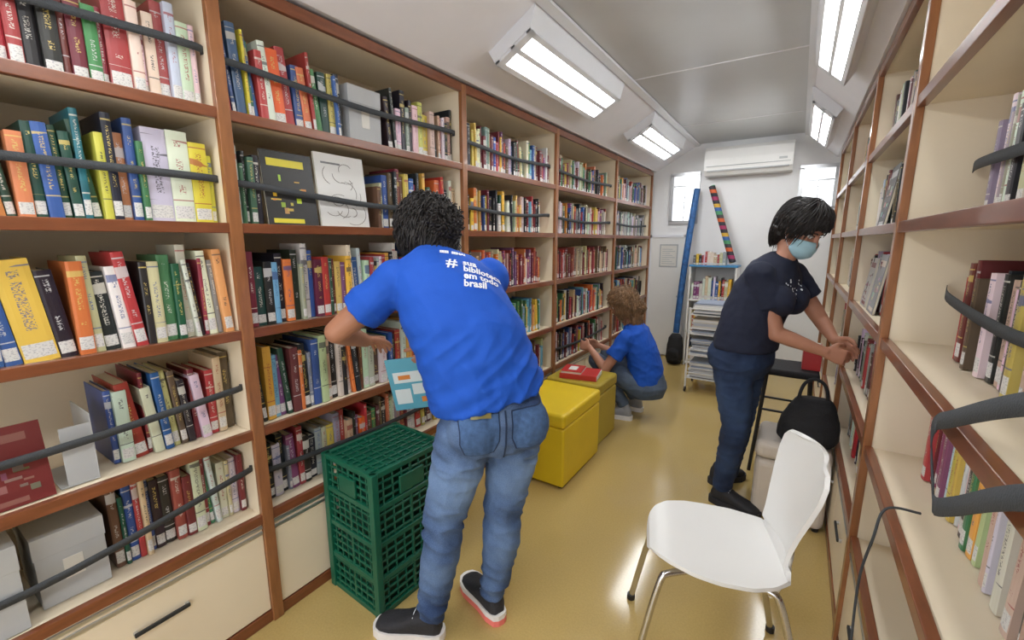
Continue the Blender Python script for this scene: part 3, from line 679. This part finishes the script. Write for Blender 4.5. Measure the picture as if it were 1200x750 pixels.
def decal(name,tree,c,n,up,pts2d,faces,m,parent,off=.0015,reach=.5):
    n=V(n).normalized();up=V(up);up=(up-n*up.dot(n)).normalized();rt=up.cross(n);c=V(c);vs=[]
    for x,y in pts2d:
        o=c+rt*x+up*y+n*reach;h=tree.ray_cast(o,-n)
        vs.append((h[0]+h[1]*off if h[0] is not None and h[1].dot(n)>0 else (h[0]+n*off if h[0] is not None else c+rt*x+up*y)))
    me=bpy.data.meshes.new(name);me.from_pydata([tuple(v) for v in vs],[],faces);me.materials.append(m)
    for p in me.polygons:p.use_smooth=True
    return link(bpy.data.objects.new(name,me),parent)
def griddecal(name,tree,c,n,up,w,h,m,parent,off=.002,shape=None,nx=16,ny=16):
    pts=[];fs=[]
    for j in range(ny+1):
        for i in range(nx+1):
            u=i/nx-.5;v=j/ny-.5;k=shape(v) if shape else 1;pts.append((u*w*k,v*h))
    for j in range(ny):
        for i in range(nx):a=j*(nx+1)+i;fs.append((a,a+1,a+nx+2,a+nx+1))
    o=decal(name,tree,c,n,up,pts,fs,m,parent,off);return o
def textdecal(name,tree,txt,size,c,n,up,m,parent):
    cu=bpy.data.curves.new(name+'_c','FONT');cu.body=txt;cu.size=size;cu.space_line=.82;cu.resolution_u=2;cu.offset=.0012
    o=bpy.data.objects.new(name+'_c',cu);scn.collection.objects.link(o);dg=bpy.context.evaluated_depsgraph_get();dg.update()
    me=bpy.data.meshes.new_from_object(o.evaluated_get(dg));bpy.data.objects.remove(o)
    bm=bmesh.new();bm.from_mesh(me);bmesh.ops.triangulate(bm,faces=bm.faces)
    for _ in range(2):
        es=[e_ for e_ in bm.edges if e_.calc_length()>.01]
        if es:bmesh.ops.subdivide_edges(bm,edges=es,cuts=1);bmesh.ops.triangulate(bm,faces=bm.faces)
    bm.verts.index_update();pts=[(v.co.x,v.co.y) for v in bm.verts];fs=[tuple(v.index for v in f.verts) for f in bm.faces];bm.free()
    decal(name,tree,c,n,up,pts,fs,m,parent,.0025)
def fade(ob,f):
    a=ob.data.attributes.new('fade','FLOAT','POINT');a.data.foreach_set('value',[f(v.co) for v in ob.data.vertices])
Z=V((0,0,1))

# ---------------------------------------------------------------- woman A (bending at the shelf)
e=empty('woman',(-.93,1.08,0))
Rv=V((.60,.80,0));Fv=V((-.80,.60,0))
def sec(c,w,d,tilt=.35,R_=Rv,F_=Fv,roll=0):
    return (V(c),(R_+Z*roll)*w,(F_*math.cos(tilt)-Z*math.sin(tilt))*d)
bm=bmesh.new()
loft(bm,[sec((-.860,1.175,.868),.198,.152,.05,roll=.20),sec((-.868,1.17,.91),.196,.150,.15,roll=.16),sec((-.885,1.160,.98),.194,.148,.25,roll=.08),sec((-.93,1.15,1.08),.202,.152,.45),sec((-.985,1.15,1.18),.202,.142,.55),sec((-1.03,1.155,1.26),.188,.118,.65),sec((-1.07,1.165,1.315),.145,.090,.75),sec((-1.10,1.175,1.350),.078,.065,.8)],36,.9)
shL=V((-1.15,1.04,1.262));shR=V((-.945,1.30,1.262))
elL=V((-1.335,.925,1.085));elR=V((-1.10,1.42,1.05))
hemL=shL.lerp(elL,.60);hemR=shR.lerp(elR,.62)
chain(bm,[(shL,.080),(shL.lerp(elL,.3),.079)]);chain(bm,[(shR,.080),(shR.lerp(elR,.3),.079)])
for s_,h_ in((shL,hemL),(shR,hemR)):
    d=(h_-s_).normalized();a=d.orthogonal().normalized();c=d.cross(a);loft(bm,[(s_,a*.078,c*.078),(h_,a*.080,c*.080)],24)
for s in(-1,1):ell(bm,V((-1.05,1.19,1.13))+Rv*s*.075+Fv*.03,Rv*.085,Fv*.08,Z*.09)
ell(bm,V((-.97,1.17,1.02))+Fv*.07,Rv*.15,Fv*.10,Z*.12)
def wA(p):
    q=p.x*.6+p.y*.8;lo=max(0,min(1,(1.22-p.z)/.3))
    a=ridge(noise.noise(V((q*5,(p.z+q*.9)*8,3.1))));b_=ridge(noise.noise(V((q*5,(p.z-q*.7)*15,9.1))))
    c_=ridge(noise.noise(V((q*14,(p.z+q*.3)*5,4.4))))
    return .006*max(-.5,a)+.010*lo*max(-.4,b_)+.004*lo*c_+.002*noise.noise(p*28)-.006
shirt=solid('tshirt',bm,.006,M['blue'],e,4,wA)
bm=bmesh.new()
pc=V((-.845,1.178,0))
loft(bm,[sec(pc+V((-.015,-.008,.93)),.158,.120,.1),sec(pc+V((-.008,-.003,.88)),.170,.130,.1),sec(pc+Z*.81,.185,.142,.05),sec(pc+Z*.745,.184,.138,0),sec(pc+Z*.69,.155,.108,0)],32,.92)
for s in(-1,1):ell(bm,pc+Z*.785+Rv*s*.088-Fv*.070,Rv*.090,Fv*.082,Z*.098)
hL=V((-.90,1.095,.745));hR=V((-.795,1.255,.745));kL=V((-.955,1.03,.44));kR=V((-.822,1.205,.43));aL=V((-.975,.968,.085));aR=V((-.843,1.165,.095))
for h_,k_,a_ in((hL,kL,aL),(hR,kR,aR)):
    chain(bm,[(h_,.104),(h_.lerp(k_,.45),.092),(k_,.070),(k_.lerp(a_,.3)+V((.014,-.008,0)),.070),(k_.lerp(a_,.75)+V((.006,-.004,0)),.054),(a_,.049)],cap=False);ball(bm,h_,.104)
def wJ(p):
    k=math.exp(-((p.z-.44)/.08)**2)+.9*math.exp(-((p.z-.15)/.09)**2)+.8*math.exp(-((p.z-.68)/.05)**2)+.15
    q=p.x*.6+p.y*.8;q2=p.x*.8-p.y*.6
    return .0015*noise.noise(p*30)+k*.0095*max(-.6,ridge(noise.noise(V((q*9,q2*7,p.z*24+q*9)))))-.004*k
jeans=solid('jeans',bm,.0055,M['denim'],e,3,wJ)
def fdA(p):
    return math.exp(-((p.z-.58)/.10)**2)*.42+math.exp(-((p.z-.30)/.10)**2)*.22+math.exp(-((p.z-.79)/.07)**2)*.18-.08
fade(jeans,fdA)
tj=bvh(jeans);ts=bvh(shirt)
cp=pc+Z*.795-Fv*.12
def pshape(v):return 1.0 if v>-.2 else 1-(-.2-v)*.9
for s in(-1,1):
    c=cp+Rv*s*.085
    griddecal('back_pocket_seam',tj,c,-Fv,Z,.130,.136,M['seam'],e,.0018,pshape);griddecal('back_pocket',tj,c,-Fv,Z,.122,.128,M['pocket'],e,.0032,pshape)
griddecal('center_seam',tj,pc+Z*.78-Fv*.1,-Fv,Z,.006,.17,M['seam'],e,.002,None,1,24)
griddecal('phone_in_pocket',tj,cp+Rv*(-.080)+Z*.064,-Fv,Z,.066,.026,mat('phone_case_olive',(.20,.17,.05),.4),e,.009,None,4,3)
nT=V((.62,-.50,.60))
textdecal('shirt_print_text',ts,'sua\nbiblioteca\nem todo\nbrasil',.036,V((-.985,1.178,1.270)),nT,Z+Rv*.10,M['txt'],e)
textdecal('shirt_print_hash',ts,'#',.062,V((-1.020,1.132,1.258)),nT,Z+Rv*.10,M['txt'],e)
textdecal('shirt_print_small',ts,'SESI  SENAI',.018,V((-1.040,1.135,1.335)),nT,Z+Rv*.1,M['txt'],e)
bm=bmesh.new();hc=V((-1.185,1.238,1.412));hF=V((-.72,.42,-.56));hU=V((-.50,.28,.80))
Ph,F_,S_,U_=head(bm,hc,hF,hU)
chain(bm,[(V((-1.07,1.165,1.31)),.058),(V((-1.12,1.185,1.355)),.052),(Ph(-.03,0,-.05),.053)])
wL=V((-1.425,1.115,1.005));wRt=V((-1.235,1.30,.95))
chain(bm,[(shL.lerp(elL,.35),.050),(shL.lerp(elL,.8),.046),(elL,.042),(elL.lerp(wL,.35),.040),(wL,.026)])
chain(bm,[(shR.lerp(elR,.35),.050),(elR,.041),(elR.lerp(wRt,.35),.039),(wRt,.025)])
hand(bm,wL,V((-.35,.85,-.15)),V((-.3,-.1,-.9)),V((.8,.3,.2)),.45)
hand(bm,wRt,V((-.55,-.5,-.55)),V((-.55,.6,-.1)),V((.2,-.2,.9)),.35)
solid('body_skin',bm,.0042,M['skinA'],e,3)
face_bits(Ph,F_,S_,U_,e)
hair(Ph,F_,S_,U_,e,M['hairK'],950,curl=.0105,turns=7,fr=62,sd_=125,bk=150,th=.0024,seed=4,puff=.036,drop=.11,clump=.6,bun=((-.125,.025,-.02),.058))
shoe((-.935,.985,0),(-.88,-.40),e,M['shoeblk'],M['sole'])
shoe((-.795,1.145,0),(-.92,.36),e,M['shoeblk'],M['sole'],pink=M['solep'])
b=Bd();T=Matrix.Translation((-1.31,1.245,.81))@Matrix.Rotation(math.radians(35),4,'Z')@Matrix.Rotation(-.12,4,'Y')@Matrix.Rotation(.2,4,'X')
m1=mat('booklet_cyan',(.12,.42,.55),.5);m2=mat('booklet_print',(.75,.82,.82),.5);m3=mat('booklet_orange',(.75,.25,.05),.5)
b.box(-.09,-.004,-.12,.09,.004,.12,0,T=T);b.box(-.088,-.0028,-.118,.0905,.0028,.1195,1,T=T)
b.box(-.075,-.0052,-.09,-.01,-.004,-.02,1,T=T);b.box(.0,-.0052,-.05,.07,-.004,.0,1,T=T);b.box(-.07,-.0052,.01,.06,-.004,.06,1,T=T);b.box(-.05,-.0056,.025,.0,-.005,.045,2,T=T);b.box(.03,-.0056,-.09,.06,-.004,-.065,2,T=T)
b.obj('booklet',[m1,m2,m3])

# ---------------------------------------------------------------- woman B (navy shirt, mask)
e=empty('woman',(-.2,2.5,0))
Fb=V((.92,-.39,0));Rb_=V((-.39,-.92,0))
def sb(c,w,d,t):return sec(c,w,d,t,Rb_,Fb)
bm=bmesh.new()
loft(bm,[sb((-.185,2.475,.865),.168,.137,0),sb((-.18,2.475,.93),.160,.132,.1),sb((-.165,2.48,1.02),.160,.130,.2),sb((-.135,2.50,1.12),.168,.130,.25),sb((-.105,2.515,1.20),.172,.122,.3),sb((-.085,2.525,1.262),.155,.100,.4),sb((-.068,2.53,1.300),.110,.075,.5),sb((-.052,2.53,1.325),.062,.055,.5)],36,.9)
sR=V((-.145,2.395,1.235));sL=V((-.025,2.66,1.235));eR=V((-.055,2.395,.965));eL=V((.125,2.66,1.01))
for s_,e_ in((sR,eR),(sL,eL)):
    h_=s_.lerp(e_,.55);d=(h_-s_).normalized();a=d.orthogonal().normalized();c=d.cross(a);loft(bm,[(s_,a*.066,c*.066),(h_,a*.069,c*.069)],24);ball(bm,s_,.067)
for s in(-1,1):ell(bm,V((-.07,2.49,1.12))+Rb_*s*.072+Fb*.045,Rb_*.07,Fb*.07,Z*.075)
shirtB=solid('tshirt',bm,.0062,M['navy'],e,4,folds(.009,8,8,11))
bm=bmesh.new()
loft(bm,[sb((-.185,2.475,.93),.145,.115,0),sb((-.19,2.475,.86),.160,.13,0),sb((-.195,2.475,.79),.172,.138,0),sb((-.195,2.475,.72),.145,.1,0)],32,.92)
for s in(-1,1):ell(bm,V((-.195,2.475,.82))+Rb_*s*.07-Fb*.06,Rb_*.078,Fb*.072,Z*.088)
hR=V((-.225,2.405,.78));hL=V((-.175,2.54,.78));kR=V((-.185,2.395,.46));kL=V((-.175,2.56,.47));aR=V((-.225,2.425,.09));aL=V((-.215,2.60,.09))
for h_,k_,a_ in((hR,kR,aR),(hL,kL,aL)):
    chain(bm,[(h_,.094),(h_.lerp(k_,.45),.083),(k_,.064),(k_.lerp(a_,.3),.061),(a_,.045)],cap=False);ball(bm,h_,.094)
jb=solid('jeans',bm,.006,M['denimB'],e,3,folds(.007,9,9,26));fade(jb,lambda p:math.exp(-((p.z-.6)/.12)**2)*.3)
tb=bvh(shirtB)
bm=bmesh.new();hF=V((.66,-.38,-.50));hU=V((.42,-.15,.88));hc=V((.0,2.545,1.452))
Ph,F_,S_,U_=head(bm,hc,hF,hU,.98)
chain(bm,[(V((-.07,2.53,1.28)),.050),(V((-.045,2.535,1.34)),.046),(Ph(-.035,0,-.05),.047)])
wR_=V((.145,2.43,.895));wL_=V((.185,2.58,.93))
chain(bm,[(sR.lerp(eR,.3),.043),(sR.lerp(eR,.8),.041),(eR,.038),(eR.lerp(wR_,.35),.036),(wR_,.0225)])
chain(bm,[(sL.lerp(eL,.3),.043),(sL.lerp(eL,.8),.040),(eL,.036),(eL.lerp(wL_,.35),.034),(wL_,.0225)])
hand(bm,wR_,V((.85,.25,-.25)),V((-.2,.9,-.3)),V((.1,.2,.9)),.45,.95)
hand(bm,wL_,V((.75,-.25,-.45)),V((-.2,-.9,-.2)),V((.1,-.2,.9)),.45,.95)
solid('body_skin',bm,.0042,M['skinB'],e,3)
face_bits(Ph,F_,S_,U_,e,.98,lip=False)
hair(Ph,F_,S_,U_,e,M['hairK'],900,curl=.005,turns=1.2,fr=78,sd_=118,bk=146,th=.0024,seed=9,puff=.024,drop=.08)
me=bpy.data.meshes.new('face_mask');vs=[];fs=[];nx,ny=20,14
for j in range(ny+1):
    v=j/ny
    for i in range(nx+1):
        a=math.radians(-78+156*i/nx);t=abs(i/nx-.5)*2
        top=-.010-.018*t*t;bot=-.112+.035*t*t;u=top+(bot-top)*v
        prof_=1+.10*math.sin(v*math.pi)*(1-t*t)
        f=.018+.088*math.cos(a)*prof_;s=.074*math.sin(a)
        if v>.75:f-=(v-.75)*.09*(1-t*t)
        if v<.15:f-=(.15-v)*.06*(1-t)
        f+=.004*math.sin(v*22)*(1-t)*.3
        vs.append(tuple(Ph(f+.004,s,u)))
for j in range(ny):
    for i in range(nx):a=j*(nx+1)+i;fs.append((a,a+1,a+nx+2,a+nx+1))
me.from_pydata(vs,[],fs);me.materials.append(M['mask'])
for p in me.polygons:p.use_smooth=True
o=link(bpy.data.objects.new('face_mask',me),e);md=o.modifiers.new('s','SOLIDIFY');md.thickness=.002;md.offset=1
for s in(-1,1):
    tube('mask_loop',[Ph(.035,s*.074,-.02),Ph(.01,s*.084,.01),Ph(-.02,s*.086,-.005),Ph(0,s*.084,-.05),Ph(.035,s*.072,-.075)],.0014,M['txt'],e)
rr=random.Random(2);pts=[];fs=[]
for k in range(22):
    x,y=rr.uniform(-.06,.06),rr.uniform(-.05,.05);r_=rr.uniform(.003,.006);b0=len(pts)
    for q in range(6):pts.append((x+r_*math.cos(q*1.047),y+r_*math.sin(q*1.047)))
    fs.append(tuple(range(b0,b0+6)))
decal('shirt_print',tb,V((.0,2.45,1.17)),V((.80,-.6,.1)),Z,pts,fs,M['txt'],e,.003)
shoe((-.275,2.435,0),(.95,-.25),e,M['shoeblk'],M['shoeblk'],L_=.245)
shoe((-.30,2.60,0),(.6,.8),e,M['shoeblk'],M['shoeblk'],L_=.24)
e2=empty('black_handbag',(.13,2.50,.42));bm=bmesh.new()
loft(bm,[((.12,2.48,.425),(.10,0,0),(0,.06,0)),((.12,2.48,.45),(.125,0,0),(0,.08,0)),((.125,2.49,.53),(.12,0,0),(0,.075,0)),((.13,2.50,.60),(.095,0,0),(0,.055,0)),((.135,2.51,.64),(.07,0,0),(0,.03,0))],24,.8)
solid('bag_body',bm,.008,M['black'],e2,3,folds(.009,12,12,12))
tube('handle',[(.07,2.49,.60),(.07,2.50,.70),(.13,2.51,.75),(.19,2.51,.70),(.19,2.51,.60)],.008,M['black'],e2)
tube('shoulder_strap',[(.03,2.48,.56),(.0,2.43,.46),(.04,2.385,.43),(.08,2.375,.36),(.12,2.38,.40),(.13,2.40,.45)],.006,M['black'],e2)

# ---------------------------------------------------------------- woman C (crouching)
e=empty('woman',(-1.0,3.36,0))
Fc=V((-.97,-.10,0)).normalized();Rc=V((Fc.y,-Fc.x,0))
def s3(c,w,d,t):return sec(c,w,d,t,Rc,Fc)
bm=bmesh.new();dz=.055
loft(bm,[s3((-.915,3.36,.25+dz),.158,.128,.1),s3((-.92,3.36,.34+dz),.155,.125,.2),s3((-.945,3.35,.44+dz),.155,.12,.3),s3((-.985,3.345,.55+dz),.165,.115,.4),s3((-1.015,3.335,.635+dz),.160,.10,.45),s3((-1.035,3.33,.68+dz),.11,.075,.5),s3((-1.055,3.33,.71+dz),.06,.055,.5)],32,.9)
sN=V((-1.035,3.195,.615+dz));sF=V((-1.035,3.475,.615+dz));eN=V((-1.17,3.13,.42));eF=V((-1.19,3.52,.44));wN=V((-1.34,3.22,.55));wF=V((-1.35,3.45,.52))
for s_,e_ in((sN,eN),(sF,eF)):
    h_=s_.lerp(e_,.6);d=(h_-s_).normalized();a=d.orthogonal().normalized();c=d.cross(a);loft(bm,[(s_,a*.063,c*.063),(h_,a*.065,c*.065)],24);ball(bm,s_,.064)
shc=solid('tshirt',bm,.007,M['blue'],e,4,folds(.011,8,8,12))
bm=bmesh.new()
loft(bm,[s3((-.905,3.36,.37),.135,.115,0),s3((-.895,3.36,.28),.165,.14,0),s3((-.90,3.36,.20),.15,.12,0)],28,.92)
kN=V((-1.29,3.24,.45));kF=V((-1.29,3.49,.45));aN=V((-1.05,3.265,.11));aF=V((-1.03,3.47,.11))
for h_,k_,a_ in((V((-.93,3.28,.27)),kN,aN),(V((-.93,3.44,.27)),kF,aF)):
    chain(bm,[(h_,.092),(h_.lerp(k_,.5),.080),(k_,.060)]);chain(bm,[(k_,.060),(k_.lerp(a_,.4)+V((.01,0,0)),.060),(a_,.045)],cap=False)
jc=solid('jeans',bm,.0065,M['denimC'],e,3,folds(.007,9,9,20));fade(jc,lambda p:.2)
bm=bmesh.new();hc=V((-1.115,3.315,.905));Ph,F_,S_,U_=head(bm,hc,V((-.9,.05,-.40)),V((-.35,0,.93)),.97)
chain(bm,[(V((-1.045,3.33,.72)),.05),(V((-1.07,3.325,.79)),.045),(Ph(-.03,0,-.05),.046)])
for s_,e_,w_ in((sN,eN,wN),(sF,eF,wF)):chain(bm,[(s_.lerp(e_,.35),.042),(e_,.037),(e_.lerp(w_,.35),.035),(w_,.0225)])
hand(bm,wN,V((-.9,.2,.1)),V((0,.9,-.3)),V((0,.2,.9)),.4,.95);hand(bm,wF,V((-.9,-.2,.1)),V((0,-.9,-.3)),V((0,-.2,.9)),.4,.95)
solid('body_skin',bm,.0045,M['skinB'],e,3);face_bits(Ph,F_,S_,U_,e,.97)
hair(Ph,F_,S_,U_,e,M['hairC'],620,curl=.011,turns=5,fr=60,sd_=130,bk=170,th=.0030,seed=14,puff=.026,drop=.17,clump=.6,bun=((-.115,.0,-.06),.048))
shoe((-.985,3.262,0),(-.95,-.12),e,M['shoegrey'],M['sole'],L_=.24);shoe((-.965,3.475,0),(-.95,.1),e,M['shoegrey'],M['sole'],L_=.24)
e3=empty('backpack',(-1.09,5.10,0));bm=bmesh.new()
loft(bm,[((-1.09,5.12,.01),(.07,0,0),(0,.06,0)),((-1.09,5.12,.08),(.09,0,0),(0,.075,0)),((-1.09,5.12,.22),(.085,0,0),(0,.07,0)),((-1.09,5.13,.31),(.07,0,0),(0,.06,0)),((-1.09,5.14,.35),(.045,0,0),(0,.04,0))],24,.8)
loft(bm,[((-1.09,5.05,.05),(.06,0,0),(0,.03,0)),((-1.09,5.05,.16),(.06,0,0),(0,.035,0)),((-1.09,5.06,.19),(.04,0,0),(0,.02,0))],20,.8)
solid('pack_body',bm,.008,M['black'],e3,3,folds(.006,12,12,12))

# ---------------------------------------------------------------- light + camera
w=bpy.data.worlds.new('world');scn.world=w;w.use_nodes=True
bg=w.node_tree.nodes['Background'];bg.inputs[0].default_value=(.94,.96,1,1);bg.inputs[1].default_value=2.6
cd=bpy.data.cameras.new('camera');cam=bpy.data.objects.new('camera',cd);scn.collection.objects.link(cam)
cam.location=(0,0,1.4);cam.rotation_euler=(math.radians(90-10.28),0,math.radians(32.99));cd.sensor_width=36;cd.lens=511.4/1200*36;cd.clip_start=.05
scn.camera=cam
